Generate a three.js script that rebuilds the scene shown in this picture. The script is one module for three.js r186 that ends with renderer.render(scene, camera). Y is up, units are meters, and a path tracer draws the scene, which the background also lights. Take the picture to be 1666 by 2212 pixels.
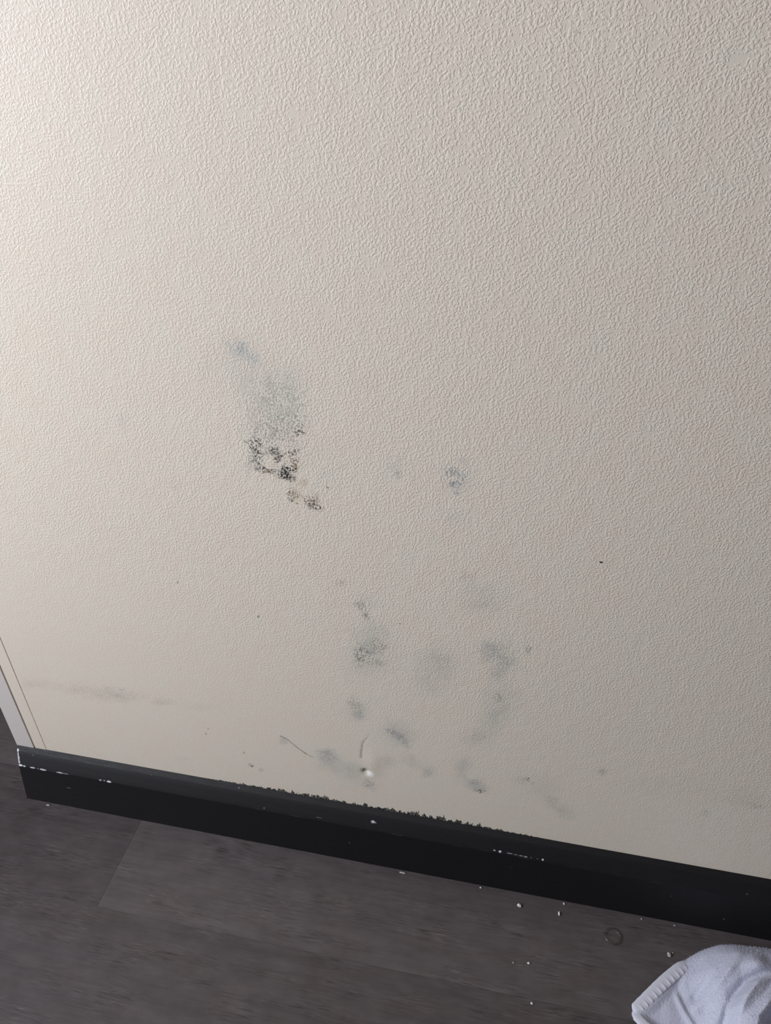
import * as THREE from 'three';
import { RectAreaLightUniformsLib } from 'three/addons/lights/RectAreaLightUniformsLib.js';
import { toCreasedNormals, mergeVertices } from 'three/addons/utils/BufferGeometryUtils.js';

// ---------------------------------------------------------------- camera, light, exposure
// World: the stained wall's face is z = 0 (x to the right, y up, room on the +z side); the floor's top is y = 0.
const scene = new THREE.Scene();
const camera = new THREE.PerspectiveCamera(69.308, 1666 / 2212, 0.02, 30);
camera.position.set(0, 1.0001, 0.5787);
camera.rotation.order = 'YXZ';
camera.rotation.set(-0.607781, 0.198097, -0.002084);
scene.add(camera);

const renderer = new THREE.WebGLRenderer({ antialias: true });
renderer.toneMapping = THREE.LinearToneMapping;
renderer.toneMappingExposure = 1.0;
renderer.shadowMap.enabled = true;
renderer.shadowMap.type = THREE.PCFSoftShadowMap;

scene.background = new THREE.Color().setRGB(0.55, 0.62, 0.72);       // overcast sky outside the window

// daylight of the overcast sky, entering through the window in the left wall
const WIN = { x: -1.72, y0: 0.75, y1: 1.75, z0: 0.42, z1: 1.52 };
RectAreaLightUniformsLib.init();
const daylight = new THREE.RectAreaLight(new THREE.Color().setRGB(1.0, 1.03, 1.13), 16, WIN.z1 - WIN.z0, WIN.y1 - WIN.y0);
daylight.position.set(WIN.x + 0.02, (WIN.y0 + WIN.y1) / 2, (WIN.z0 + WIN.z1) / 2);
daylight.lookAt(3, (WIN.y0 + WIN.y1) / 2, (WIN.z0 + WIN.z1) / 2);
scene.add(daylight);

// ---------------------------------------------------------------- helpers
const clamp = (v, a = 0, b = 1) => (v < a ? a : v > b ? b : v);
const ss = (a, b, v) => { const t = clamp((v - a) / (b - a)); return t * t * (3 - 2 * t); };
const lerp = (a, b, t) => a + (b - a) * t;
function rng(seed) { let s = seed >>> 0; return () => { s = (s + 0x6D2B79F5) >>> 0; let t = s; t = Math.imul(t ^ (t >>> 15), t | 1); t ^= t + Math.imul(t ^ (t >>> 7), t | 61); return ((t ^ (t >>> 14)) >>> 0) / 4294967296; }; }
const PERM = new Uint8Array(512), GX = new Float32Array(256), GY = new Float32Array(256);
{ const r = rng(77); const p = [...Array(256).keys()];
  for (let i = 255; i > 0; i--) { const j = Math.floor(r() * (i + 1)); [p[i], p[j]] = [p[j], p[i]]; }
  for (let i = 0; i < 512; i++) PERM[i] = p[i & 255];
  for (let i = 0; i < 256; i++) { const a = r() * Math.PI * 2; GX[i] = Math.cos(a); GY[i] = Math.sin(a); } }
function noise(x, y) {                                                // gradient noise, about -0.7 .. 0.7
  const fx = Math.floor(x), fy = Math.floor(y), u = x - fx, v = y - fy, X = fx & 255, Y = fy & 255;
  const a = PERM[X] + Y, b = PERM[X + 1] + Y;
  const i00 = PERM[a], i01 = PERM[a + 1], i10 = PERM[b], i11 = PERM[b + 1];
  const su = u * u * u * (u * (u * 6 - 15) + 10), sv = v * v * v * (v * (v * 6 - 15) + 10);
  const n00 = GX[i00] * u + GY[i00] * v, n10 = GX[i10] * (u - 1) + GY[i10] * v;
  const n01 = GX[i01] * u + GY[i01] * (v - 1), n11 = GX[i11] * (u - 1) + GY[i11] * (v - 1);
  const p = n00 + (n10 - n00) * su, q = n01 + (n11 - n01) * su;
  return p + (q - p) * sv;
}
function dataTexture(data, w, h, srgb) {
  const t = new THREE.DataTexture(data, w, h, THREE.RGBAFormat, THREE.UnsignedByteType);
  t.magFilter = THREE.LinearFilter; t.minFilter = THREE.LinearMipmapLinearFilter; t.generateMipmaps = true;
  t.wrapS = t.wrapT = THREE.ClampToEdgeWrapping;
  if (srgb) t.colorSpace = THREE.SRGBColorSpace;
  t.needsUpdate = true;
  return t;
}
const taken = {};
function numbered(name) { const n = taken[name] = (taken[name] ?? -1) + 1; return n ? `${name}_${String(n).padStart(3, '0')}` : name; }
function shade(o) { o.traverse(m => { if (m.isMesh) { m.castShadow = true; m.receiveShadow = true; } }); return o; }
function structure(o, name) { o.name = name; o.userData.kind = 'structure'; scene.add(shade(o)); return o; }
function thing(o, name, label, category, group) {
  o.name = numbered(name); o.userData.label = label; o.userData.category = category;
  if (group) o.userData.group = group;
  scene.add(shade(o)); return o;
}
function boxMesh(x0, x1, y0, y1, z0, z1, m) {
  const o = new THREE.Mesh(new THREE.BoxGeometry(x1 - x0, y1 - y0, z1 - z0), m);
  o.position.set((x0 + x1) / 2, (y0 + y1) / 2, (z0 + z1) / 2); return o;
}
// a builder of free quads and triangles with uv, normals and material slots
class Faces {
  constructor() { this.p = []; this.n = []; this.t = []; this.slots = new Map(); }
  quad(slot, ps, ns, ts) {
    if (!this.slots.has(slot)) this.slots.set(slot, []);
    this.slots.get(slot).push({ ps, ns, ts });
  }
  geometry() {
    const g = new THREE.BufferGeometry(), p = [], n = [], t = []; let at = 0;
    for (const [slot, list] of [...this.slots].sort((a, b) => a[0] - b[0])) {
      for (const { ps, ns, ts } of list) for (const k of [0, 1, 2, 0, 2, 3]) { p.push(...ps[k]); n.push(...(ns.length === 4 ? ns[k] : ns[0])); t.push(...(ts ? ts[k] : [0, 0])); }
      g.addGroup(at, list.length * 6, slot); at += list.length * 6;
    }
    g.setAttribute('position', new THREE.Float32BufferAttribute(p, 3));
    g.setAttribute('normal', new THREE.Float32BufferAttribute(n, 3));
    g.setAttribute('uv', new THREE.Float32BufferAttribute(t, 2));
    return g;
  }
}

// ---------------------------------------------------------------- the stained wall
// Colour and relief of the paint are computed over the part of the wall the photograph shows: four panels of 520 x 470 mm.
const X3 = -0.6212;                                                  // where the textured wall ends at the joint of the end strip
const PX0 = -621.2, PY0 = 81.3, PW = 520, PH = 470, PN = 2048;         // millimetres, pixels
const PAINT = [230, 220, 203];
const STAINS = [
  [-245.7, 745.9, 13.3, -5.5, -5.6, -9.9, 0, 8, 0.384], [-234.7, 736.9, 8.4, -4.5, -4.7, -7.2, 0, 8, 0.26], [-243.6, 726.4, 47.5, -14.2, -16.5, -36.0, 0, 6, 0.124],
  [-216.0, 697.1, 40.6, -3.7, -11.0, -43.9, 0, 6, 0.124], [-221.3, 687.2, 34.5, -3.1, -8.0, -31.5, 1, 1, 0.288], [-209.7, 709.2, 21.7, 2.0, -1.6, -18.7, 1, 1, 0.176],
  [-221.3, 663.1, 32.6, 3.5, -2.1, -22.8, 1, 1, 0.336], [-195.1, 682.7, 8.0, 0.8, -0.9, -12.6, 1, 0, 0.4], [-196.9, 670.5, 6.3, 0.7, -0.5, -7.4, 1, 2, 0.533],
  [-197.1, 667.6, 4.5, 0.5, -0.2, -3.0, 1, 2, 0.516], [-220.6, 645.7, 27.8, -8.3, -10.3, -25.5, 1, 1, 0.24], [-243.0, 651.8, 7.6, -2.3, -3.0, -7.0, 1, 2, 0.731],
  [-241.7, 638.2, 7.1, 2.1, 0.6, -11.2, 1, 2, 0.731], [-240.2, 625.3, 6.9, -0.6, -1.7, -6.4, 1, 2, 0.516], [-224.3, 645.2, 7.2, -2.2, -2.7, -6.5, 1, 2, 0.688],
  [-222.3, 636.8, 5.1, 0.6, -0.4, -4.7, 1, 2, 0.645], [-207.8, 645.6, 7.6, 3.8, 1.2, -4.6, 1, 2, 0.619], [-206.8, 634.5, 7.9, 0.9, -0.5, -6.8, 1, 4, 0.731],
  [-203.5, 628.6, 3.7, 0.4, -0.4, -5.3, 1, 3, 0.688], [-214.2, 623.2, 9.7, 6.0, 2.4, -6.9, 1, 2, 0.989], [-212.6, 619.1, 7.3, -2.2, -2.4, -6.3, 1, 2, 1.032],
  [-229.2, 623.0, 8.0, 0.2, -0.6, -3.8, 1, 2, 0.817], [-237.6, 623.6, 4.3, 0.5, -0.5, -4.8, 1, 2, 0.645], [-234.5, 621.3, 4.8, 0.3, -0.2, -1.2, 2, 3, 0.45],
  [-208.2, 615.4, 4.2, 0.5, -0.3, -4.3, 1, 4, 0.602], [-249.6, 634.7, 6.6, 0.8, -2.4, -21.4, 1, 1, 0.32], [-208.6, 598.2, 7.0, -2.1, -3.1, -8.1, 1, 4, 0.645],
  [-211.9, 592.2, 4.3, 0.6, -0.3, -3.4, 1, 2, 0.516], [-203.3, 592.3, 7.7, 1.8, 0.0, -4.4, 0, 7, 0.279], [-197.7, 613.0, 5.2, 0.6, -0.4, -5.4, 1, 3, 0.387],
  [-191.0, 592.8, 7.1, -4.0, -4.0, -7.7, 1, 4, 0.731], [-186.2, 585.1, 6.8, -1.3, -1.4, -5.0, 1, 2, 0.645], [-182.0, 584.0, 4.3, 0.6, -0.2, -2.8, 1, 2, 0.602],
  [-188.6, 601.3, 8.5, 1.1, -0.3, -4.9, 1, 1, 0.24], [-173.2, 610.7, 1.9, -0.6, -0.5, -1.5, 2, 4, 0.3], [-206.0, 588.0, 1.6, -0.5, -0.4, -1.2, 2, 3, 0.5],
  [-205.0, 608.4, 10.2, -9.1, -8.5, -11.5, 0, 7, 0.093], [-175.5, 638.1, 27.1, 3.1, -1.6, -31.6, 1, 1, 0.08], [-54.2, 642.3, 7.2, 0.9, 0.3, -7.0, 1, 0, 0.6],
  [-42.8, 637.1, 5.7, -1.7, -1.3, -5.4, 1, 0, 0.68], [-49.7, 629.7, 8.4, -1.6, -0.9, -5.5, 1, 0, 0.72], [-48.8, 621.7, 3.4, 0.4, 0.2, -4.6, 1, 0, 0.56],
  [-44.8, 655.7, 6.7, 0.8, 0.3, -5.8, 0, 0, 0.149], [-48.7, 635.4, 19.0, 2.3, 1.2, -22.9, 0, 6, 0.124], [-103.3, 633.9, 6.1, 0.7, 0.0, -5.1, 1, 1, 0.32],
  [-106.4, 641.1, 13.1, 1.5, 0.1, -15.3, 0, 6, 0.093], [-49.9, 590.9, 17.5, 2.4, 0.7, -13.6, 0, 0, 0.062], [-165.2, 492.4, 6.9, -0.4, -1.0, -5.8, 1, 1, 0.36],
  [-144.3, 463.4, 6.1, -3.6, -3.0, -6.9, 1, 1, 0.48], [-137.9, 451.1, 4.4, 2.9, 2.0, -7.3, 1, 2, 0.473], [-138.0, 469.7, 17.7, 3.1, -0.4, -20.1, 0, 6, 0.104],
  [-131.0, 426.9, 24.8, 4.7, -0.3, -25.7, 0, 6, 0.162], [-132.9, 401.7, 17.7, 7.7, 1.7, -14.1, 1, 1, 0.48], [-143.8, 386.4, 11.6, -0.5, -2.4, -16.7, 1, 1, 0.56],
  [-144.8, 388.4, 6.5, 1.3, -0.2, -10.4, 1, 2, 0.344], [-127.8, 379.2, 12.7, -0.5, -1.0, -7.6, 1, 1, 0.48], [-118.1, 406.0, 5.2, 1.0, -0.0, -5.1, 1, 1, 0.48],
  [-134.1, 386.8, 39.8, 8.0, -0.7, -53.7, 0, 6, 0.145], [-57.6, 387.6, 31.6, -1.4, -3.2, -37.8, 0, 6, 0.174], [-55.5, 399.0, 15.2, 3.1, 0.6, -16.0, 1, 1, 0.2],
  [-64.4, 356.2, 26.2, 5.6, 0.9, -27.1, 0, 6, 0.116], [-16.6, 497.0, 32.5, -2.0, -1.9, -31.9, 0, 6, 0.128], [-32.4, 522.0, 9.2, 1.5, 0.5, -7.8, 1, 4, 0.215],
  [-15.7, 484.5, 11.7, 2.0, 0.5, -7.6, 1, 1, 0.2], [-0.5, 424.1, 15.6, -0.8, -0.8, -18.2, 0, 0, 0.209], [13.7, 409.4, 14.6, 3.0, 1.6, -18.4, 0, 0, 0.197],
  [6.7, 415.1, 26.4, -8.0, -4.6, -27.9, 1, 1, 0.28], [9.0, 388.2, 12.9, 2.7, 1.0, -11.6, 0, 1, 0.174], [13.6, 351.7, 6.0, -1.8, -1.1, -7.5, 1, 1, 0.48],
  [14.4, 354.2, 30.1, 6.7, 3.0, -34.6, 0, 6, 0.145], [13.1, 320.2, 22.0, 14.6, 5.6, -20.7, 0, 0, 0.174], [-1.1, 282.2, 33.1, 27.9, 7.3, -22.3, 0, 6, 0.145],
  [-3.8, 281.5, 10.7, 2.6, 0.6, -8.4, 1, 1, 0.24], [37.6, 435.0, 3.8, 0.7, 0.6, -6.0, 1, 1, 0.48], [37.7, 429.6, 1.4, 0.3, 0.2, -1.9, 2, 0, 0.5],
  [-153.5, 303.0, 9.4, -9.6, -5.4, -10.2, 1, 1, 0.4], [-149.9, 284.6, 10.8, -3.3, -3.1, -11.9, 0, 0, 0.261], [-151.4, 292.7, 19.5, 4.5, -0.7, -29.1, 0, 6, 0.145],
  [-100.0, 257.9, 18.2, -14.7, -6.5, -16.1, 0, 0, 0.29], [-109.8, 264.2, 8.9, -1.4, -0.9, -5.3, 1, 1, 0.48], [-95.3, 250.3, 9.9, -10.1, -3.6, -7.7, 1, 2, 0.258],
  [-101.2, 262.0, 27.1, -8.3, -7.4, -33.5, 0, 0, 0.128], [-83.1, 212.8, 15.5, -9.8, -5.1, -15.9, 0, 6, 0.174], [-194.4, 193.2, 18.3, -5.6, -5.8, -21.3, 0, 0, 0.29],
  [-190.4, 198.9, 12.4, 3.2, -0.6, -13.4, 1, 1, 0.36], [-183.3, 176.9, 32.8, -5.0, -5.8, -28.1, 0, 0, 0.128], [-158.7, 170.9, 33.4, -0.3, -4.7, -34.5, 0, 6, 0.174],
  [-113.8, 204.7, 15.5, 4.1, 0.0, -17.0, 0, 0, 0.128], [-61.5, 198.0, 12.7, -0.2, -1.3, -17.2, 0, 0, 0.174], [-63.7, 192.7, 7.0, 1.9, 0.2, -7.5, 1, 1, 0.24],
  [-19.8, 224.9, 14.6, 3.8, 1.1, -18.1, 0, 0, 0.162], [-20.0, 208.3, 11.0, -3.4, -4.1, -25.9, 0, 1, 0.116], [-0.1, 186.5, 19.9, -7.3, -2.6, -15.9, 0, 0, 0.29],
  [4.7, 176.3, 6.9, -0.1, -0.2, -4.8, 1, 2, 0.774], [-1.6, 192.7, 7.9, 2.2, 0.4, -6.5, 1, 1, 0.4], [59.5, 216.0, 4.4, -0.1, -0.0, -5.4, 1, 2, 0.688],
  [66.8, 209.8, 3.3, 0.9, 0.4, -3.6, 1, 1, 0.56], [52.0, 212.1, 13.8, -0.2, -0.1, -11.0, 0, 0, 0.116], [92.1, 181.1, 12.1, -3.7, -1.4, -16.8, 0, 0, 0.151],
  [109.5, 164.9, 17.2, -10.6, -2.8, -15.4, 0, 0, 0.197], [107.1, 161.2, 7.8, -2.4, -0.4, -5.7, 1, 1, 0.28], [141.9, 253.6, 5.1, 1.4, 1.1, -6.7, 1, 1, 0.4],
  [141.9, 253.6, 7.1, 1.9, 1.6, -10.1, 0, 1, 0.116], [269.0, 207.7, 4.9, 1.5, 1.6, -7.0, 1, 1, 0.36], [316.2, 237.2, 12.9, -0.3, 1.2, -7.6, 1, 1, 0.32],
  [302.7, 246.6, 27.6, 8.0, 6.5, -25.0, 0, 1, 0.058], [221.7, 245.6, 59.1, 7.4, 4.0, -25.7, 1, 1, 0.096], [92.9, 559.3, 1.8, 0.3, 0.2, -1.2, 2, 2, 0.85],
  [91.0, 560.1, 1.2, 0.2, 0.1, -0.8, 2, 2, 0.5], [-140.5, 152.3, 7.5, 2.1, -0.1, -9.0, 1, 1, 0.56], [-137.4, 148.2, 14.0, -4.3, -3.2, -14.1, 0, 0, 0.174],
  [-145.6, 178.3, 1.5, -1.0, -1.4, -4.0, 2, 2, 0.35], [-137.1, 172.9, 5.2, -1.6, -1.6, -6.8, 2, 5, 0.75], [-251.1, 209.7, 8.9, 2.2, -0.8, -9.5, 0, 1, 0.197],
  [-303.4, 147.1, 5.4, -1.7, -1.7, -5.2, 0, 2, 0.244], [-300.9, 145.7, 2.2, -0.7, -0.7, -2.2, 2, 2, 0.3], [-288.9, 140.9, 4.7, 1.3, -0.6, -6.2, 0, 1, 0.232],
  [-359.5, 198.9, 1.5, 0.4, -0.3, -2.1, 2, 2, 0.252], [-354.6, 210.4, 0.9, -1.1, -1.2, -1.8, 2, 4, 0.21], [-309.7, 172.1, 1.8, 1.9, 0.8, -2.8, 2, 3, 0.25],
  [-263.0, 425.9, 1.2, 0.2, -0.2, -2.1, 2, 2, 0.4], [10.7, 981.1, 1.0, 0.0, 0.1, -0.7, 2, 1, 0.35], [-354.1, 461.4, 1.6, 0.3, -0.3, -2.0, 2, 1, 0.35],
  [-100.6, 445.0, 1.1, 0.2, 0.0, -1.5, 2, 1, 0.5], [-376.0, 664.5, 7.9, 0.8, -2.8, -12.5, 0, 0, 0.087], [-334.4, 592.2, 10.3, 1.3, -1.4, -8.1, 0, 0, 0.062],
  [-129.5, 723.2, 16.4, 1.5, -0.2, -13.3, 0, 6, 0.05], [-586.2, 245.5, 34.0, 1.1, -4.6, -11.8, 0, 4, 0.063], [-525.1, 246.2, 39.9, 1.3, -4.1, -11.6, 0, 4, 0.058],
  [-481.7, 246.8, 32.8, 1.1, -5.0, -15.4, 0, 1, 0.063], [-511.6, 246.5, 72.3, 2.3, -6.7, -19.5, 1, 4, 0.108], [-477.8, 249.4, 30.0, 3.2, -5.0, -17.3, 1, 1, 0.202],
  [-416.3, 247.1, 14.8, 3.3, -1.8, -9.4, 0, 1, 0.073], [-409.0, 251.4, 20.8, 2.2, -2.3, -9.4, 1, 2, 0.126], [-361.1, 251.6, 31.6, 2.6, -3.0, -13.1, 0, 4, 0.039],
  [-444.4, 252.4, 20.3, 4.5, -2.3, -11.3, 1, 4, 0.108], [-609.4, 236.9, 14.8, 3.2, -4.2, -13.8, 0, 4, 0.049], [79.0, 205.7, 26.8, 7.5, 4.3, -36.8, 0, 6, 0.087],
  [-403.2, 134.0, 21.3, 5.6, -1.4, -8.6, 0, 4, 0.029],
];
// x and y of the centre, the two half axes (mm), how it lies (0 film, 1 in the hollows of the paint, 2 spot), colour, strength
const STAIN_COLOURS = [[122, 133, 142], [108, 110, 108], [40, 41, 40], [132, 104, 62], [84, 74, 56], [236, 234, 228], [142, 150, 146], [214, 200, 164], [132, 148, 162]];
const FRINGE = [[-377, 0], [-350, 3.3], [-309, 5.4], [-269, 7.5], [-242, 9.6], [-216, 9.6], [-199, 20.1], [-192, 8.5], [-183, 5.3], [-151, 6.3], [-137, 17.8], [-130, 7.4], [-113, 11.5], [-94, 9.4], [-72, 16.6], [-56, 9.3], [-37, 13.4], [-13, 11.3], [12, 14.3], [30, 7.2], [45, 4.1], [60, 3.1], [74, 7.1], [79, 2], [96, 1], [143, 0]];
const SCRATCH = [[-254.6, 219.9], [-245.1, 214.9], [-234.7, 203.6], [-221.8, 191.8], [-212.1, 187.6]];
const GROOVE = [[-131.2, 260.8], [-139.0, 246.6], [-145.7, 233.3], [-147.9, 217.3], [-148.7, 203.9]];
function fringeAt(x) {
  for (let i = 1; i < FRINGE.length; i++) if (x >= FRINGE[i - 1][0] && x < FRINGE[i][0]) return lerp(FRINGE[i - 1][1], FRINGE[i][1], (x - FRINGE[i - 1][0]) / (FRINGE[i][0] - FRINGE[i - 1][0]));
  return 0;
}
function toPolyline(pts, x, y) {
  let best = 1e9, along = 0;
  for (let i = 1; i < pts.length; i++) {
    const [ax, ay] = pts[i - 1], [bx, by] = pts[i], dx = bx - ax, dy = by - ay;
    const t = clamp(((x - ax) * dx + (y - ay) * dy) / (dx * dx + dy * dy));
    const d = Math.hypot(x - ax - t * dx, y - ay - t * dy);
    if (d < best) { best = d; along = (i - 1 + t) / (pts.length - 1); }
  }
  return [best, along];
}
// relief of the sprayed-and-rolled paint, 0..1: flat-topped splats with little beads between
function relief(x, y) {
  const wx = x + 0.5 * noise(x / 2.6 + 31, y / 2.6), wy = y + 0.5 * noise(x / 2.6, y / 2.6 + 57);
  const coarse = noise(x / 17 + 9, y / 17 + 4), patch = noise(x / 9 + 70, y / 9 + 12);
  const v = noise(wx / 2.2, wy / 2.2) + 0.6 * noise(wx / 1.2 + 11, wy / 1.2 + 3) + 0.3 * coarse + 0.45 * patch;
  const splat = ss(-0.1, 0.22, v);
  const bead = ss(0.1, 0.48, noise(wx / 1.05 + 90, wy / 1.05 + 41) + 0.25 * coarse);
  return clamp(0.08 + 0.58 * splat + 0.34 * bead * (1 - 0.3 * splat) * ss(0.55, 0.1, Math.abs(patch)));
}
const rolled = (x, y) => lerp(0.22, 1, ss(100, 450, y + 0.28 * (x + 60))) * lerp(1, 0.62, ss(420, 0, Math.hypot(x + 420, (y - 1000) * 0.8)));   // the cut-in strip low on the wall is smoother

function paintPanel(ix, iy) {
  const N = PN, X = PX0 + ix * PW, Y = PY0 + iy * PH, sx = PW / N, sy = PH / N;
  const H = new Uint8Array(N * N), bump = new Uint8Array(N * N * 4), col = new Uint8Array(N * N * 4);
  for (let j = 0; j < N; j++) {
    const y = Y + (j + 0.5) * sy;
    for (let i = 0; i < N; i++) {
      const x = X + (i + 0.5) * sx, k = j * N + i, h = relief(x, y);
      H[k] = h * 255;
      const b = (0.5 + (h - 0.5) * rolled(x, y)) * 255;
      bump[k * 4] = bump[k * 4 + 1] = bump[k * 4 + 2] = b; bump[k * 4 + 3] = 255;
      col[k * 4] = PAINT[0]; col[k * 4 + 1] = PAINT[1]; col[k * 4 + 2] = PAINT[2]; col[k * 4 + 3] = 255;
    }
  }
  // faint unevenness of the aged paint, warm and cool blotches
  for (let j = 0; j < N; j++) for (let i = 0; i < N; i++) {
    const x = X + i * sx, y = Y + j * sy, k = (j * N + i) * 4;
    const w = noise(x / 38 + 5, y / 38 + 2) + 0.6 * noise(x / 13 + 50, y / 13 + 20);
    col[k] += 1.8 * w; col[k + 1] -= 1.0 * w; col[k + 2] -= 0.9 * w;
  }
  const blend = (k, c, a) => { for (let q = 0; q < 3; q++) col[k * 4 + q] = Math.round(lerp(col[k * 4 + q], c[q], a)); };
  for (const [cx, cy, ax, ay, bx, by, how, ci, strength] of STAINS) {
    const grow = how === 2 ? 1.3 : 1.7, ex = grow * Math.hypot(ax, bx), ey = grow * Math.hypot(ay, by), det = ax * by - ay * bx;
    const i0 = Math.max(0, Math.floor((cx - ex - X) / sx)), i1 = Math.min(N - 1, Math.ceil((cx + ex - X) / sx));
    const j0 = Math.max(0, Math.floor((cy - ey - Y) / sy)), j1 = Math.min(N - 1, Math.ceil((cy + ey - Y) / sy));
    const c = STAIN_COLOURS[ci], size = Math.sqrt(Math.abs(det));
    for (let j = j0; j <= j1; j++) for (let i = i0; i <= i1; i++) {
      const x = X + (i + 0.5) * sx, y = Y + (j + 0.5) * sy, dx = x - cx, dy = y - cy;
      const u = (dx * by - dy * bx) / det, v = (dy * ax - dx * ay) / det;
      let r = Math.sqrt(u * u + v * v);
      if (r > grow) continue;
      const k = j * N + i, h = H[k] / 255;
      let a = 0;
      if (how === 0) {
        r += 0.42 * noise(x / (size * 0.6) + cx, y / (size * 0.6)) + 0.22 * noise(x / 3.4 + 8, y / 2.6) + 0.16 * noise(x / 1.2, y / 1.2 + 5);
        a = strength * ss(1.15, 0.0, r) * (0.62 + 0.5 * ss(0.75, 0.15, h)) * (0.9 + 0.7 * noise(x / 1.1 + 60, y / 1.1));
      } else if (how === 1) {
        r += 0.5 * noise(x / 7 + cy, y / 7) + 0.45 * noise(x / 3 + 21, y / 3) + 0.25 * noise(x / 1.2, y / 1.2);
        a = strength * ss(1.15, 0.45, r) * clamp(ss(0.58, 0.2, h) * (0.75 + 0.9 * noise(x / 2.4 + 3, y / 2.4)) + 0.5 * (strength - 0.8) + 0.35 * noise(x / 0.9 + 3, y / 0.9));
      } else {
        r += 0.35 * noise(x / 2.5 + cx, y / 2.5) + 0.2 * noise(x, y);
        a = strength * ss(1.05, 0.7, r);
      }
      if (a > 0.004) blend(k, c, Math.min(a, 0.93));
    }
  }
  if (iy === 0) for (let j = 0; j < N; j++) {
    const y = Y + (j + 0.5) * sy;
    if (y > 265) break;
    for (let i = 0; i < N; i++) {
      const x = X + (i + 0.5) * sx, k = j * N + i;
      // black growth creeping up from the top of the baseboard
      if (y < 127) {
        const f = fringeAt(x);
        if (f > 0) {
          const d = y - 98.8, tuft = 0.5 + 1.05 * noise(x / 5 + 3, y / 16) + 0.7 * noise(x / 1.7, y / 6 + 9);
          const edge = f * clamp(tuft, 0.12, 1.25) * 0.8;
          const a = ss(edge + 1.1, edge - 0.9, d + 1.2 * noise(x / 1.1, y / 1.1)) * (0.55 + 0.45 * ss(0.7, 0.2, H[k] / 255)) * clamp(1.15 - d / 26 + 0.7 * noise(x / 1.6 + 40, y / 1.6));
          if (a > 0.01) blend(k, [26, 28, 27], Math.min(a, 0.95));
        }
      }
      if (x > -158 && x < -120 && y > 196) {                              // dirt lodged in the curved groove
        const [d, along] = toPolyline(GROOVE, x, y);
        const a = 0.42 * ss(2.6, 0.5, d + 0.9 * noise(x / 1.8, y / 1.8)) * ss(0.0, 0.75, along) * clamp(0.8 + noise(x / 2.4, y / 2.4));
        if (a > 0.01) blend(k, [110, 106, 102], a);
      }
      if (x > -262 && x < -205 && y > 179) {
        const [d, along] = toPolyline(SCRATCH, x, y);
        const a = 0.55 * ss(2.0, 0.3, d + 0.9 * noise(x / 1.6, y / 1.6)) * (1 - 0.6 * ss(0.75, 1, along)) * clamp(0.75 + noise(x / 3, y / 3));
        if (a > 0.01) blend(k, along < 0.3 ? [92, 92, 90] : [122, 104, 94], a);
      }
    }
  }
  const m = new THREE.MeshPhysicalMaterial({ map: dataTexture(col, N, N, true), bumpMap: dataTexture(bump, N, N), bumpScale: BUMP, roughness: 0.42, specularIntensity: 0.55 });
  return m;
}
const BUMP = 0.00029;
const wallMaterials = [paintPanel(0, 0), paintPanel(1, 0), paintPanel(0, 1), paintPanel(1, 1)];
const plainPaint = new THREE.MeshStandardMaterial({ color: new THREE.Color(`rgb(${PAINT})`), roughness: 0.5 });
{ const t = wallMaterials[3].bumpMap.clone(); t.wrapS = t.wrapT = THREE.MirroredRepeatWrapping; t.needsUpdate = true;
  wallMaterials.push(new THREE.MeshPhysicalMaterial({ color: new THREE.Color(`rgb(${PAINT})`), bumpMap: t, bumpScale: BUMP, roughness: 0.42, specularIntensity: 0.55 }), plainPaint); }

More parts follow.
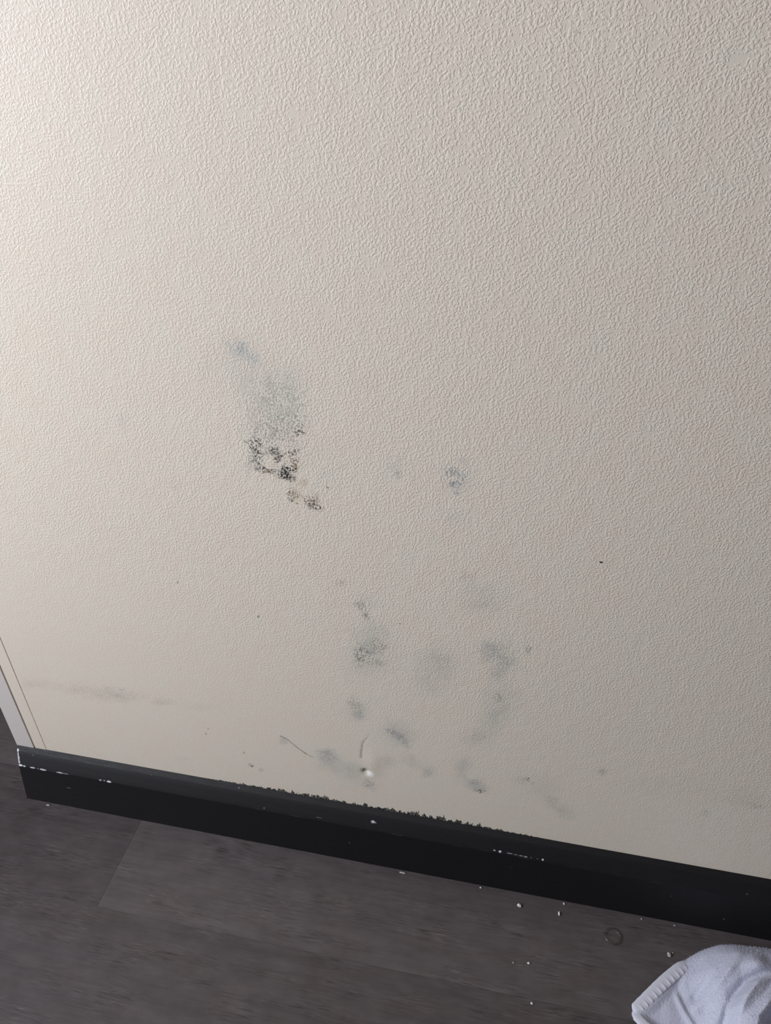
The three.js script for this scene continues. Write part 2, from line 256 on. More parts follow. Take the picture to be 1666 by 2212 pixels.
// knocks in the plaster: a small hole, the curved groove above it and the swelling between them (mm in, mm deep)
function dent(x, y) {
  const hole = 3.0 * Math.exp(-((((x + 142.6) * 0.85 + (y - 175.6) * 0.5) / 5.2) ** 2) - (((y - 175.6) * 0.85 - (x + 142.6) * 0.5) / 5.6) ** 2);
  const [d, along] = toPolyline(GROOVE, x, y);
  const groove = 0.2 * Math.exp(-((d / 2.1) ** 2)) * ss(0, 0.5, along);
  const swell = 0.9 * Math.exp(-(((x + 134) / 11) ** 2) - ((y - 196) / 22) ** 2);
  return -hole - groove + swell;
}
{
  const near = (a, b, s) => { const o = []; for (let v = a; v <= b + 1e-6; v += s) o.push(v); return o; };
  const xs = [...new Set([PX0, ...near(-180, -102.4, 1.2), PX0 + PW, PX0 + 2 * PW, 2200])].sort((a, b) => a - b);
  const ys = [0, PY0, ...near(140, 280, 1.4), PY0 + PH, PY0 + 2 * PH, 2400].sort((a, b) => a - b);
  const f = new Faces(), e = 0.4;
  const point = (x, y) => [x / 1000, y / 1000, (x > -181 && x < -101.4 && y > 139 && y < 281 ? dent(x, y) : 0) / 1000];
  const normal = (x, y) => { if (!(x > -181 && x < -101.4 && y > 139 && y < 281)) return [0, 0, 1]; const a = (dent(x - e, y) - dent(x + e, y)) / (2 * e), b = (dent(x, y - e) - dent(x, y + e)) / (2 * e), l = Math.hypot(a, b, 1); return [a / l, b / l, 1 / l]; };
  for (let i = 0; i + 1 < xs.length; i++) for (let j = 0; j + 1 < ys.length; j++) {
    const c = [[xs[i], ys[j]], [xs[i + 1], ys[j]], [xs[i + 1], ys[j + 1]], [xs[i], ys[j + 1]]];
    const mx = (xs[i] + xs[i + 1]) / 2, my = (ys[j] + ys[j + 1]) / 2;
    const ix = Math.floor((mx - PX0) / PW), iy = Math.floor((my - PY0) / PH), inside = ix < 2 && iy >= 0 && iy < 2;
    f.quad(inside ? iy * 2 + ix : 4, c.map(q => point(...q)), c.map(q => normal(...q)), c.map(([x, y]) => inside ? [(x - PX0) / PW - ix, (y - PY0) / PH - iy] : [(x - PX0) / PW, (y - PY0) / PH]));
  }
  const a = X3, b = 2.2, h = 2.4, t = -0.02;
  f.quad(5, [[a, 0, t], [a, 0, 0], [a, h, 0], [a, h, t]], [[-1, 0, 0]]);
  f.quad(5, [[b, 0, 0], [b, 0, t], [b, h, t], [b, h, 0]], [[1, 0, 0]]);
  f.quad(5, [[a, h, 0], [b, h, 0], [b, h, t], [a, h, t]], [[0, 1, 0]]);
  f.quad(5, [[a, 0, t], [b, 0, t], [b, 0, 0], [a, 0, 0]], [[0, -1, 0]]);
  f.quad(5, [[b, 0, t], [a, 0, t], [a, h, t], [b, h, t]], [[0, 0, -1]]);
  structure(new THREE.Mesh(f.geometry(), wallMaterials), 'wall_back');
}
structure(boxMesh(-0.6690, 2.2, 0, 2.4, -0.12, -0.02, plainPaint), 'wall_core');

// strips that finish the free end of the wall: a cream one flush with the wall and a white one at the corner
function strip(x0a, x0b, x1a, x1b, z, m) {                           // x at the floor (a) and 0.6 m up (b), front face at z
  const g = new THREE.BoxGeometry(1, 1, 1, 1, 8, 1), p = g.attributes.position;
  for (let i = 0; i < p.count; i++) {
    const y = (p.getY(i) + 0.5) * 2.4, k = clamp((y - 0.09) / 0.3), x = p.getX(i) < 0 ? lerp(x0a, x0b, k) : lerp(x1a, x1b, k);
    p.setXYZ(i, x, y, p.getZ(i) < 0 ? -0.02 : z);
  }
  g.computeVertexNormals();
  return new THREE.Mesh(g, m);
}
const smoothCream = new THREE.MeshStandardMaterial({ color: new THREE.Color('rgb(232,221,204)'), roughness: 0.42 });
const stripWhite = new THREE.MeshStandardMaterial({ color: new THREE.Color('rgb(214,207,200)'), roughness: 0.45 });
structure(strip(-0.6392, -0.6392, -0.6218, -0.6226, 0.0002, smoothCream), 'trim_1');
structure(strip(-0.6690, -0.6690, -0.6417, -0.6417, 0.0006, stripWhite), 'trim_2');

// ---------------------------------------------------------------- baseboard
{
  // profile from the wall face down to the floor (z, y in metres): narrow ledge, sloping bevel, upright face
  const prof = [[0, 0.0993], [0.0064, 0.0952], [0.0074, 0.0942], [0.0112, 0.0886], [0.0150, 0.0829], [0.0183, 0.0779], [0.0190, 0.0765], [0.0225, 0.0]];
  const len = [0]; for (let i = 1; i < prof.length; i++) len.push(len[i - 1] + Math.hypot(prof[i][0] - prof[i - 1][0], prof[i][1] - prof[i - 1][1]));
  const total = len[len.length - 1], W = 2048, Hh = 256, xa = -0.671, xb = 0.46;
  const ARRIS = (len[5] + len[6]) / 2 * 1000;
  const col = new Uint8Array(W * Hh * 4), rgh = new Uint8Array(W * Hh * 4);
  // bare spots where the black paint has chipped off: x, millimetres along the profile from the wall, half sizes, strength
  // (the arris between bevel and face lies about 30 mm along)
  const chips = [[-665.5, 10, 2.4, 2.6, 1], [-664.2, 18, 1.5, 4, 0.9], [-662.4, 26, 1.7, 5, 0.95], [-660.8, 32, 1.5, 2.5, 0.9], [-658.5, 37.4, 3.2, 1.9, 1], [-655, 37.6, 3.5, 0.9, 0.55], [-652, 38, 2.2, 1.5, 0.85], [-638.7, 38, 4.6, 1.3, 0.85], [-630, 38.3, 2, 1.1, 0.4], [-622, 38.3, 5.6, 1.5, 0.9], [-595.1, 38, 5.5, 1.2, 0.75], [-586, 38, 5, 0.8, 0.5], [-531, 38, 2.2, 1.4, 0.7], [-525, 37.6, 1.6, 1.2, 0.6], [-517.7, 38, 3.6, 1.7, 0.95], [-588.7, 70, 4.5, 1.1, 0.35], [-640, 14, 1.6, 0.7, 0.4], [-131.8, 23, 2.7, 2.2, 0.8], [-128, 24, 1.4, 1.1, 0.5], [-284.9, 34, 1.1, 1.5, 0.4], [-324.4, 6, 1.2, 1, 0.55], [-206.4, 33, 4.2, 0.6, 0.4], [32.2, 34, 1.6, 1.1, 0.75], [39.5, 34.4, 2, 1.6, 0.95], [52, 34.4, 4, 0.7, 0.6], [60, 34.8, 3, 0.6, 0.5], [67, 35, 3.2, 0.7, 0.6], [73, 35.2, 2.4, 0.9, 0.7], [80, 35, 1.2, 0.5, 0.5], [88, 35, 1.6, 0.5, 0.4], [94.8, 34.8, 1.5, 1.4, 0.9], [-164, 75, 0.9, 2, 0.3], [57, 62, 0.9, 0.8, 0.3], [260, 60, 1.2, 1, 0.3], [330, 88, 1.1, 1.6, 0.4], [345, 30, 1.4, 0.8, 0.35], [-455, 11, 1.5, 0.5, 0.3]];
  for (let j = 0; j < Hh; j++) for (let i = 0; i < W; i++) {
    const x = lerp(xa, xb, (i + 0.5) / W) * 1000, s = (1 - (j + 0.5) / Hh) * total * 1000, k = (j * W + i) * 4;
    const grain = noise(x / 30, s / 1.6) * 3 + noise(x / 2.2, s / 2.2 + 9) * 2;
    let c = [16 + grain, 15 + grain, 17 + grain], rough = 0.62 + 0.07 * noise(x / 22, s / 3 + 4) + 0.05 * noise(x / 3, s / 3);
    // rubbed streak along the arris
    const rub = ss(1.6, 0.3, Math.abs(s - ARRIS + 0.8 * noise(x / 40, 3))) * ss(0.05, 0.5, noise(x / 28 + 7, 1) + 0.4 * noise(x / 5, 8)) * 0.16;
    c = c.map(v => lerp(v, 150, rub));
    // dust specks
    const speck = ss(0.56, 0.66, noise(x / 1.7 + 70, s / 1.7 + 31)) * 0.12;
    c = c.map(v => lerp(v, 150, speck));
    for (const [cx, cs0, rx, rs, a] of chips) {
      const cs = cs0 <= 38.5 ? cs0 * ARRIS / 38.2 : cs0 - 38.2 + ARRIS;
      const u = (x - cx) / rx, v = (s - cs) / rs; if (u * u + v * v > 3) continue;
      const m = a * ss(1.15, 0.75, Math.hypot(u, v) + 0.4 * noise(x / 1.3 + 4, s / 0.9));
      c = [lerp(c[0], 222, m), lerp(c[1], 218, m), lerp(c[2], 224, m)]; rough = lerp(rough, 0.8, m);
    }
    // bare board where the paint has come off the lower corner of the sawn end
    { const y = total * 1000 - s, e = -669 + 6.5 * ss(52, 0, y) - x; const m = y < 60 ? ss(-0.6, 0.6, e + 0.8 * noise(x / 2, s / 3)) : 0; c = [lerp(c[0], 34, m), lerp(c[1], 20, m), lerp(c[2], 21, m)]; }
    col[k] = c[0]; col[k + 1] = c[1]; col[k + 2] = c[2]; col[k + 3] = 255;
    rgh[k] = rgh[k + 1] = rgh[k + 2] = clamp(rough) * 255; rgh[k + 3] = 255;
  }
  const painted = new THREE.MeshPhysicalMaterial({ map: dataTexture(col, W, Hh, true), roughnessMap: dataTexture(rgh, W, Hh), roughness: 1, specularIntensity: 0.75 });
  const plain = new THREE.MeshStandardMaterial({ color: new THREE.Color('rgb(16,15,17)'), roughness: 0.62 });
  const bare = new THREE.MeshStandardMaterial({ color: new THREE.Color('rgb(44,30,28)'), roughness: 0.8 });
  const f = new Faces();
  const endX = (z, y) => -0.6690 + 0.0100 * (z / 0.0225) * ss(0.0, 0.075, y);   // the sawn end runs slightly back
  const segN = prof.slice(1).map(([z, y], i) => { const dz = z - prof[i][0], dy = y - prof[i][1], l = Math.hypot(dz, dy); return [0, dz / l, -dy / l]; });
  const vn = prof.map((_, i) => { const a = segN[Math.max(0, i - 1)], b = segN[Math.min(segN.length - 1, i)], v = new THREE.Vector3(...a).add(new THREE.Vector3(...b)).normalize(); return [v.x, v.y, v.z]; });
  const sharp = i => i === 1 || i === 6 ? false : true;
  for (let i = 0; i + 1 < prof.length; i++) {
    const flat = (i === 0 || i === prof.length - 2), na = flat ? segN[i] : vn[i], nb = flat ? segN[i] : vn[i + 1];
    const [z0, y0] = prof[i], [z1, y1] = prof[i + 1], v0 = 1 - len[i] / total, v1 = 1 - len[i + 1] / total, U = x => (x - xa) / (xb - xa);
    const l0 = endX(z0, y0), l1 = endX(z1, y1);
    f.quad(0, [[l1, y1, z1], [xb, y1, z1], [xb, y0, z0], [l0, y0, z0]], [nb, nb, na, na], [[U(l1), v1], [1, v1], [1, v0], [U(l0), v0]]);
    f.quad(1, [[xb, y1, z1], [2.2, y1, z1], [2.2, y0, z0], [xb, y0, z0]], [nb, nb, na, na]);
    // sawn end, as slices back to the wall
    f.quad(2, [[endX(0, y1), y1, 0], [l1, y1, z1], [l0, y0, z0], [endX(0, y0), y0, 0]], [[-0.93, 0, 0.36]]);
  }
  f.quad(2, [[-0.669, 0, 0], [2.2, 0, 0], [2.2, 0.0993, 0], [-0.669, 0.0993, 0]].reverse(), [[0, 0, -1]]);
  const g = f.geometry();
  structure(new THREE.Mesh(g, [painted, plain, bare]), 'baseboard_back');
}

// ---------------------------------------------------------------- plank floor
{
  const PLW = 0.18, PLL = 1.22, W = 2048, Hh = 304, ZA = 0.1517, XA = -0.4813;
  const tones = [[82, 75, 75], [71, 64, 64], [74, 67, 67]];
  const mats = tones.map((tone, n) => {
    const col = new Uint8Array(W * Hh * 4), bmp = new Uint8Array(W * Hh * 4), o = n * 137.3;
    for (let j = 0; j < Hh; j++) for (let i = 0; i < W; i++) {
      const x = (i / W) * PLL * 1000, z = (j / Hh) * PLW * 1000, k = (j * W + i) * 4;
      const wz = z + 5 * noise(x / 150 + o, z / 40) + 1.0 * noise(x / 40 + o, z / 9);
      const band = noise(x / 300 + o, wz / 16 + 5) * 6 + noise(x / 120 + o, wz / 5) * 6;
      const zone = ss(-0.25, 0.35, noise(x / 90 + o + 33, z / 28 + 11));
      const fine = (noise(x / 48 + o, wz / 0.95) * 12 + noise(x / 18 + o, wz / 0.7 + 30) * 10) * (0.45 + 0.75 * zone);
      const cloud = noise(x / 40 + o + 20, z / 20) * 9 + noise(x / 14 + o, z / 7 + 40) * 5 + noise(x / 3 + o, z / 2.4) * 2;
      const pore = ss(0.24, 0.5, noise(x / 30 + o + 50, wz / 0.8 + 9) + 0.3 * noise(x / 60 + o, z / 30)) * 26 * zone;
      const lightLine = ss(0.28, 0.52, noise(x / 26 + o + 150, wz / 0.8 + 77)) * 20 * zone;
      const d = band * 0.8 + fine + cloud - pore + lightLine;
      const warm = noise(x / 60 + o + 9, z / 25 + 3) * 2;
      col[k] = clamp(tone[0] + d + warm, 0, 255); col[k + 1] = clamp(tone[1] + d, 0, 255); col[k + 2] = clamp(tone[2] + d - warm, 0, 255); col[k + 3] = 255;
      bmp[k] = bmp[k + 1] = bmp[k + 2] = clamp(150 + fine * 2 - pore * 3, 0, 255); bmp[k + 3] = 255;
    }
    return new THREE.MeshPhysicalMaterial({ map: dataTexture(col, W, Hh, true), bumpMap: dataTexture(bmp, W, Hh), bumpScale: 0.00012, roughness: 0.5 });
  });
  const floor = new THREE.Group();
  const T = 0.008, ch = 0.0002, gap = 0.00004;
  const cache = new Map();
  function plankGeometry(l, shiftU) {
    const key = `${l.toFixed(4)}|${shiftU.toFixed(3)}`; if (cache.has(key)) return cache.get(key);
    const f = new Faces(), x0 = gap, x1 = l - gap, z0 = gap, z1 = PLW - gap, uv = (x, z) => [shiftU + x / PLL, z / PLW];
    const q = (ps, n) => f.quad(0, ps, [n], ps.map(p => uv(p[0], p[2])));
    q([[x0 + ch, 0, z1 - ch], [x1 - ch, 0, z1 - ch], [x1 - ch, 0, z0 + ch], [x0 + ch, 0, z0 + ch]], [0, 1, 0]);
    const s = Math.SQRT1_2;
    q([[x0, -ch, z1], [x1, -ch, z1], [x1 - ch, 0, z1 - ch], [x0 + ch, 0, z1 - ch]], [0, s, s]);
    q([[x1, -ch, z0], [x0, -ch, z0], [x0 + ch, 0, z0 + ch], [x1 - ch, 0, z0 + ch]], [0, s, -s]);
    q([[x1, -ch, z1], [x1, -ch, z0], [x1 - ch, 0, z0 + ch], [x1 - ch, 0, z1 - ch]], [s, s, 0]);
    q([[x0, -ch, z0], [x0, -ch, z1], [x0 + ch, 0, z1 - ch], [x0 + ch, 0, z0 + ch]], [-s, s, 0]);
    q([[x0, -T, z1], [x1, -T, z1], [x1, -ch, z1], [x0, -ch, z1]], [0, 0, 1]);
    q([[x1, -T, z0], [x0, -T, z0], [x0, -ch, z0], [x1, -ch, z0]], [0, 0, -1]);
    q([[x1, -T, z1], [x1, -T, z0], [x1, -ch, z0], [x1, -ch, z1]], [1, 0, 0]);
    q([[x0, -T, z0], [x0, -T, z1], [x0, -ch, z1], [x0, -ch, z0]], [-1, 0, 0]);
    q([[x0, -T, z0], [x1, -T, z0], [x1, -T, z1], [x0, -T, z1]], [0, -1, 0]);
    const g = f.geometry(); g.clearGroups(); cache.set(key, g); return g;
  }
  const r = rng(5);
  for (let row = -7; row < 23; row++) {
    const z = ZA + (row - 1) * PLW;                                   // row 0 ends at z = 0.152
    let start = row === 0 ? XA : XA + [0.42, 0.83, 0.21, 0.62][((row % 4) + 4) % 4] * PLL;
    while (start > WIN.x) start -= PLL;
    for (let n = 0; start < 2.2; n++, start += PLL) {
      const a = Math.max(start, WIN.x), b = Math.min(start + PLL, 2.2); if (b - a < 0.02) continue;
      let v = Math.floor(r() * 3);
      if (row === 0) v = Math.abs(start - XA) < 0.01 ? 0 : 1;         // the pale board against the darker one left of it
      if (row === 1) v = 2;
      const m = new THREE.Mesh(plankGeometry(b - a, (a - start) / PLL), mats[v]);
      m.name = 'plank'; m.position.set(a, 0, z); floor.add(m);
    }
  }
  const base = boxMesh(WIN.x, 2.2, -0.15, -0.009, -1.2, 4.2, new THREE.MeshStandardMaterial({ color: 0x3a3634, roughness: 0.9 })); base.name = 'subfloor'; floor.add(base);
  structure(floor, 'floor');
}

// ---------------------------------------------------------------- the rest of the room, outside the frame
{
  const t = 0.15, room = new THREE.MeshStandardMaterial({ color: new THREE.Color('rgb(128,121,114)'), roughness: 0.8 }), ceil = new THREE.MeshStandardMaterial({ color: 0xa8a49e, roughness: 0.9 });
  const W = WIN, left = new THREE.Group(), piece = (...a) => { const m = boxMesh(...a, room); m.name = 'wall_section'; left.add(m); };
  piece(W.x - t, W.x, -0.15, W.y0, -1.35, 4.35); piece(W.x - t, W.x, W.y1, 2.4, -1.35, 4.35);
  piece(W.x - t, W.x, W.y0, W.y1, -1.35, W.z0); piece(W.x - t, W.x, W.y0, W.y1, W.z1, 4.35);
  structure(left, 'wall_left');
  structure(boxMesh(2.2, 2.2 + t, -0.15, 2.4, -1.35, 4.35, room), 'wall_right');
  structure(boxMesh(W.x, 2.2, -0.15, 2.4, 4.2, 4.35, room), 'wall_front');
  structure(boxMesh(W.x, 2.2, -0.15, 2.4, -1.35, -1.2, room), 'wall_hall');
  structure(boxMesh(W.x - t, 2.2 + t, 2.4, 2.55, -1.35, 4.35, ceil), 'ceiling');
  const win = new THREE.Group(), fm = new THREE.MeshStandardMaterial({ color: 0xe4e4e2, roughness: 0.4 }), x0 = W.x - 0.09, x1 = W.x - 0.03;
  const bar = (y0, y1, z0, z1) => { const m = boxMesh(x0, x1, y0, y1, z0, z1, fm); m.name = 'window_frame'; win.add(m); };
  bar(W.y0, W.y0 + 0.05, W.z0, W.z1); bar(W.y1 - 0.05, W.y1, W.z0, W.z1);
  bar(W.y0 + 0.05, W.y1 - 0.05, W.z0, W.z0 + 0.05); bar(W.y0 + 0.05, W.y1 - 0.05, W.z1 - 0.05, W.z1);
  const zc = (W.z0 + W.z1) / 2; bar(W.y0 + 0.05, W.y1 - 0.05, zc - 0.02, zc + 0.02);
  const glass = new THREE.MeshPhysicalMaterial({ color: 0xffffff, transmission: 1, roughness: 0, thickness: 0, ior: 1.5 });
  for (const [a, b] of [[W.z0 + 0.05, zc - 0.02], [zc + 0.02, W.z1 - 0.05]]) { const p = boxMesh(W.x - 0.063, W.x - 0.057, W.y0 + 0.05, W.y1 - 0.05, a, b, glass); p.name = 'pane'; win.add(p); }
  structure(win, 'window_1');
}

// ---------------------------------------------------------------- towel
{
  const mm = 0.001;
  // outline on the floor (mm, x and z), clockwise from the tip seen from above
  const tip = [214, 140];
  const outline = [tip, [233, 119], [255, 93], [277, 71], [301, 53], [328, 40], [362, 35], [396, 33], [450, 42], [512, 92], [536, 150], [578, 228], [512, 290], [438, 346], [352, 298], [290, 258], [250, 196], [228, 158]];
  const curve = new THREE.CatmullRomCurve3(outline.map(([x, z]) => new THREE.Vector3(x, 0, z)), true, 'centripetal');
  const C = [392, 190], RA = 720, ring = curve.getSpacedPoints(1600);
  const polar = new Float32Array(RA + 1).fill(-1);
  { const list = ring.map(p => [Math.atan2(p.z - C[1], p.x - C[0]), Math.hypot(p.x - C[0], p.z - C[1])]).sort((a, b) => a[0] - b[0]);
    for (let k = 0; k <= RA; k++) { const a = -Math.PI + (k / RA) * 2 * Math.PI; let i = list.findIndex(l => l[0] >= a); if (i < 0) i = 0; const p = list[(i + list.length - 1) % list.length], q = list[i]; const span = ((q[0] - p[0]) + 2 * Math.PI) % (2 * Math.PI) || 1; polar[k] = lerp(p[1], q[1], clamp((((a - p[0]) + 2 * Math.PI) % (2 * Math.PI)) / span)); } }
  const edge = ring.filter((_, i) => i % 4 === 0).map(p => [p.x, p.z]);
  const toEdge = (x, z) => { let b = 1e9; for (const [ex, ez] of edge) { const d = (x - ex) ** 2 + (z - ez) ** 2; if (d < b) b = d; } return Math.sqrt(b); };
  const overlay = [[440, 52], [405, 64], [374, 79], [343, 97], [328, 114], [321, 126], [316, 144], [318, 200], [330, 300]];   // edge of the layer folded over
  const lower = [[430, 76], [400, 92], [367, 112], [344, 138], [332, 170], [332, 260]];                            // where that layer drops again
  const border = [[272, 60], [273, 84], [275, 103], [282, 123], [296, 146], [312, 190], [320, 260]];           // where the smooth woven border turns into pile
  const side = (line, x, z) => { // signed distance to a polyline, positive to its right-hand (east) side
    let b = 1e9, s = 1;
    for (let i = 1; i < line.length; i++) { const [ax, az] = line[i - 1], [bx, bz] = line[i], dx = bx - ax, dz = bz - az, t = clamp(((x - ax) * dx + (z - az) * dz) / (dx * dx + dz * dz)); const d = Math.hypot(x - ax - t * dx, z - az - t * dz); if (d < b) { b = d; s = dx * (z - az) - dz * (x - ax) < 0 ? 1 : -1; } }
    return b * s;
  };
  function height(x, z, d) {
    const roll = lerp(7, 24, ss(280, 345, x));
    let h = roll * Math.sqrt(1 - (1 - clamp(d / roll)) ** 2);
    const inner = side(border, x, z);
    h += 17 * ss(-2, 40, inner) * ss(4, 40, d) - 3.5 * ss(8, 18, d) * ss(6, -6, inner);
    const a = (x - 250) * 0.62 - (z - 130) * 0.78, p = (x - 250) * 0.78 + (z - 130) * 0.62;    // along and across the creases
    const far = 1 - 0.75 * ss(50, 110, inner);
    h += ss(10, 30, d) * ss(-8, 14, inner) * (9 * far * noise(p / 19 + 3.4, a / 80) + 3.4 * far * noise(p / 8 + 8, a / 50) + 20 * (1 - far) * noise(p / 55 + 1.3, a / 90));
    h += 3 * noise(x / 24 + 5, z / 24) * ss(8, 25, d);
    h += 2.5 * Math.exp(-(((inner + 9) / 4) ** 2)) * ss(14, 26, d);
    const o = side(overlay, x, z);
    h += 17 * ss(-2, 8, o) - 5 * Math.exp(-(((o + 4) / 4) ** 2)) * ss(16, 30, d);
    const sl = side(lower, x, z);
    h -= 18 * ss(-2, 8, sl) * (1 - 0.85 * ss(14, 40, sl));
    h += 7 * Math.exp(-(((x - 362) / 16) ** 2) - ((z - 76) / 10) ** 2);
    return Math.max(h, 0.6);
  }
  const rows = 150, pos = [], uv = [], idx = [];
  for (let j = 0; j <= rows; j++) for (let k = 0; k < RA; k++) {
    const f = j / rows, r = polar[k] * (1 - (1 - f) ** 1.15), a = -Math.PI + (k / RA) * 2 * Math.PI, x = C[0] + Math.cos(a) * r, z = C[1] + Math.sin(a) * r, d = j === rows ? 0 : toEdge(x, z);
    const fuzz = 0.55 * noise(x / 1.7, z / 1.7) + 0.4 * noise(x / 0.9 + 7, z / 0.9);
    pos.push(x * mm, (height(x, z, d) + fuzz * ss(0, 6, d)) * mm, z * mm); uv.push(x / 100, z / 100);
  }
  for (let j = 0; j < rows; j++) for (let k = 0; k < RA; k++) { const a = j * RA + k, b = j * RA + (k + 1) % RA, c = a + RA, e = b + RA; idx.push(a, b, e, a, e, c); }
  // underside
  const n0 = pos.length / 3; for (let k = 0; k < RA; k++) { const p = (rows * RA + k) * 3; pos.push(pos[p], 0.0003, pos[p + 2]); uv.push(0, 0); }
  pos.push(C[0] * mm, 0.0003, C[1] * mm); uv.push(0, 0);
  for (let k = 0; k < RA; k++) { const q = (k + 1) % RA; idx.push(rows * RA + k, rows * RA + q, n0 + q, rows * RA + k, n0 + q, n0 + k, n0 + q, n0 + RA, n0 + k); }
  const g = new THREE.BufferGeometry();
  g.setAttribute('position', new THREE.Float32BufferAttribute(pos, 3)); g.setAttribute('uv', new THREE.Float32BufferAttribute(uv, 2)); g.setIndex(idx); g.computeVertexNormals();
  if (g.attributes.normal.getY(Math.floor(RA * rows / 2)) < 0) { for (let i = 0; i < idx.length; i += 3) [idx[i], idx[i + 1]] = [idx[i + 1], idx[i]]; g.setIndex(idx); g.computeVertexNormals(); }
  const N = 1024, b = new Uint8Array(N * N * 4);
  for (let j = 0; j < N; j++) for (let i = 0; i < N; i++) { const x = i / N * 100, y = j / N * 100, k = (j * N + i) * 4, v = 128 + 110 * noise(x / 1.1, y / 1.1) + 60 * noise(x / 0.5, y / 0.5 + 9) + 60 * noise(x / 4, y / 4); b[k] = b[k + 1] = b[k + 2] = clamp(v, 0, 255); b[k + 3] = 255; }
  const loops = dataTexture(b, N, N); loops.wrapS = loops.wrapT = THREE.MirroredRepeatWrapping;
  const terry = new THREE.MeshPhysicalMaterial({ color: new THREE.Color().setRGB(0.53, 0.545, 0.645), roughness: 1, bumpMap: loops, bumpScale: 0.0005, sheen: 0.3, sheenRoughness: 0.6, sheenColor: new THREE.Color(0xffffff), specularIntensity: 0.2 });
  const woven = new THREE.MeshPhysicalMaterial({ color: new THREE.Color().setRGB(0.58, 0.59, 0.66), roughness: 0.9, specularIntensity: 0.3 });
  const towel = new THREE.Group();
  const body = new THREE.Mesh(g, terry); body.name = 'terry_cloth'; towel.add(body);
  // stitched hem: a soft flat roll along a path, puckered across
  function hem(path, width, thick, pucker, period, seed) {
    const c = new THREE.CatmullRomCurve3(path.map(([x, y, z]) => new THREE.Vector3(x, y, z))), n = Math.ceil(c.getLength() / 0.6), m = 26, ps = [], ix = [];
    const P = c.getSpacedPoints(n), L = c.getLength();
    for (let i = 0; i <= n; i++) {
      const T = P[Math.min(n, i + 1)].clone().sub(P[Math.max(0, i - 1)]).setY(0).normalize(), S = new THREE.Vector3(-T.z, 0, T.x), s = i / n * L;
      const end = Math.sqrt(clamp(Math.min(s / 5, (L - s) / 18), 0.02, 1));
      const ph = s / period * 2 * Math.PI + 1.6 * noise(s / 14 + seed, 2), rib = Math.max(0, Math.sin(ph)) ** 0.8;
      for (let k = 0; k < m; k++) {
        const a = (k / m) * 2 * Math.PI, ca = Math.cos(a), sa = Math.sin(a), q = Math.sign(ca) * Math.abs(ca) ** 0.75;
        const w = width / 2 * end * (1 + 0.06 * noise(s / 6, seed)), inner = ss(-0.4, 0.6, q);
        const y = sa * thick / 2 * end + (sa > 0 ? pucker * rib * inner * (1 - 0.35 * ss(0.8, 1, q)) : 0);
        const v = P[i].clone().addScaledVector(S, q * w); v.y = Math.max(0.4, v.y + y);
        ps.push(v.x * mm, v.y * mm, v.z * mm);
      }
    }
    for (let i = 0; i < n; i++) for (let k = 0; k < m; k++) { const a = i * m + k, b2 = i * m + (k + 1) % m; ix.push(a, b2, a + m, b2, b2 + m, a + m); }
    for (const [o, fl] of [[0, 0], [n * m, 1]]) for (let k = 1; k + 1 < m; k++) fl ? ix.push(o, o + k + 1, o + k) : ix.push(o, o + k, o + k + 1);
    const hg = new THREE.BufferGeometry(); hg.setAttribute('position', new THREE.Float32BufferAttribute(ps, 3)); hg.setIndex(ix); hg.computeVertexNormals();
    const mesh = new THREE.Mesh(hg, woven); mesh.name = 'hem'; towel.add(mesh);
  }
  hem([[216, 4, 139.5], [225, 5, 130], [240, 6, 114], [257, 6.5, 96.5], [276, 6, 79], [292, 4, 66.5]], 15, 5, 0.8, 8.2, 4);
  hem([[216, 4, 140.5], [221, 6, 146], [228, 7.5, 153], [237, 8, 157], [250, 8, 158], [268, 8, 163], [292, 8, 176]], 12, 6, 0.4, 16, 9);
  // short pile standing up from the cloth
  { const r = rng(31), ps = [], nm = body.geometry.attributes.normal, pp = body.geometry.attributes.position;
    for (let n = 0; n < 110000; n++) {
      const i = Math.floor(r() * rows * RA), x = pp.getX(i) + (r() - 0.5) * 0.0015, z = pp.getZ(i) + (r() - 0.5) * 0.0015, y = pp.getY(i) - 0.0002;
      if (side(border, x * 1000, z * 1000) < -3 + 5 * r()) continue;
      const l = 0.0008 + 0.0009 * r(), dx = nm.getX(i) + (r() - 0.5) * 1.1, dy = nm.getY(i) + (r() - 0.5) * 1.1, dz = nm.getZ(i) + (r() - 0.5) * 1.1, k = l / Math.hypot(dx, dy, dz), a = r() * 6.283, w = 0.0002;
      ps.push(x - Math.cos(a) * w, y, z - Math.sin(a) * w, x + Math.cos(a) * w, y, z + Math.sin(a) * w, x + dx * k, y + dy * k, z + dz * k);
    }
    const pg = new THREE.BufferGeometry(); pg.setAttribute('position', new THREE.Float32BufferAttribute(ps, 3)); pg.computeVertexNormals();
    const pile = new THREE.Mesh(pg, new THREE.MeshStandardMaterial({ color: new THREE.Color().setRGB(0.53, 0.545, 0.645), roughness: 1, side: THREE.DoubleSide })); pile.name = 'pile'; pile.userData.kind = 'stuff'; towel.add(pile); }
  towel.position.set(-0.002, 0, 0.0042);
  thing(towel, 'towel', 'white terry towel with a ribbed hem lying crumpled on the floor', 'towel');
}

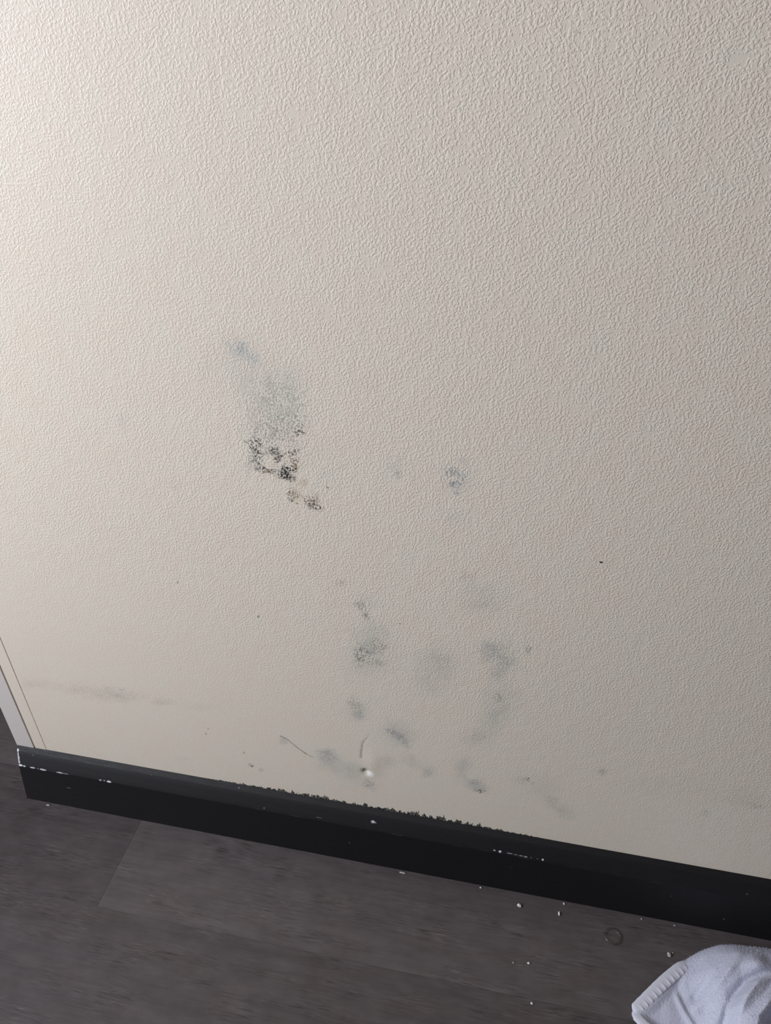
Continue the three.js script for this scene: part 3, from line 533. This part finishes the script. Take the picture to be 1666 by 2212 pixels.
// ---------------------------------------------------------------- clear plastic disc stuck on the floor
{
  const g = new THREE.LatheGeometry([[0, 0.0004], [0.0088, 0.0004], [0.0092, 0.0010], [0.0085, 0.0016], [0.005, 0.0019], [0, 0.0020]].map(([x, y]) => new THREE.Vector2(x, y)), 96);
  const disc = new THREE.Group();
  const m = new THREE.Mesh(g, new THREE.MeshPhysicalMaterial({ color: 0xffffff, transmission: 1, thickness: 0, roughness: 0.06, ior: 1.5 })); m.name = 'plastic_body'; disc.add(m);
  disc.position.set(0.1938, 0.0001, 0.0575);
  const rim = new THREE.Mesh(new THREE.TorusGeometry(0.0097, 0.0011, 20, 96), new THREE.MeshPhysicalMaterial({ color: 0xffffff, transmission: 1, thickness: 0.0018, roughness: 0.05, ior: 1.5 }));
  rim.rotation.x = Math.PI / 2; rim.position.y = 0.0013; rim.name = 'rim'; disc.add(rim);
  thing(disc, 'plastic_disc', 'small round clear plastic disc lying flat on the floor near the towel', 'disc');
}

// ---------------------------------------------------------------- crumbs of plaster and paint on the floor
{
  const chipMat = [new THREE.MeshStandardMaterial({ color: new THREE.Color('rgb(214,212,214)'), roughness: 0.85 }), new THREE.MeshStandardMaterial({ color: new THREE.Color('rgb(170,166,160)'), roughness: 0.9 })];
  const crumbs = [
    [73.7, 40.8, 5.2, 4.6, 0, 'round white crumb on the floor, largest one below the chipped baseboard edge'],
    [132.6, 26.5, 2.8, 2.6, 0, 'tiny white crumb close to the baseboard, right of the largest round crumb'],
    [126.0, 41.0, 3.0, 4.8, 0, 'narrow pale crumb just in front of the tiny one by the baseboard'],
    [69.8, 114.1, 1.8, 1.8, 1, 'faint speck on the floor, left one of a pair in mid floor'],
    [88.7, 111.0, 3.2, 2.6, 0, 'small white crumb in mid floor, right one of a pair'],
    [94.4, 156.2, 3.0, 2.6, 0, 'lone white crumb on the floor nearest the bottom of the picture'],
    [263.1, 66.2, 4.6, 5.6, 1, 'cream angular crumb between the clear disc and the towel'],
    [268.1, 62.7, 1.6, 1.8, 1, 'minute speck touching the cream angular crumb beside the towel'],
    [274.5, 27.0, 2.4, 1.6, 1, 'tiny pale crumb against the baseboard above the towel'],
    [20.7, 26.3, 2.4, 2.0, 0, 'tiny white crumb at the foot of the baseboard, left of the largest crumb'],
    [-87.8, 26.5, 9.5, 2.2, 1, 'thin flat grey sliver lying along the foot of the baseboard'],
    [-630.4, 27.3, 5.5, 2.4, 1, 'pale dusty crumb beside the sawn end of the baseboard'],
    [232.8, 26.7, 2.0, 1.8, 1, 'minute grey crumb at the baseboard foot behind the clear disc'],
  ];
  crumbs.forEach(([x, z, w, l, m, label], n) => {
    const g = new THREE.IcosahedronGeometry(1, 2), p = g.attributes.position, s = n * 7.7;
    for (let i = 0; i < p.count; i++) { const a = p.getX(i), b = p.getY(i), c = p.getZ(i), k = 1 + 0.55 * noise(a * 1.3 + s, b * 1.3 + c * 1.7) + 0.2 * noise(a * 3 + s, c * 3 + b * 2); p.setXYZ(i, a * k * w / 2, Math.max(-0.9, b * k) * Math.min(w, l) * 0.36, c * k * l / 2); }
    g.scale(0.001, 0.001, 0.001); g.computeVertexNormals(); g.computeBoundingBox(); g.translate(0, -g.boundingBox.min.y, 0);
    const o = new THREE.Mesh(g, chipMat[m]); o.position.set(x / 1000, 0, z / 1000);
    thing(o, 'plaster_crumb', label, 'crumb', 'crumbs of plaster on the floor');
  });
}

renderer.render(scene, camera);
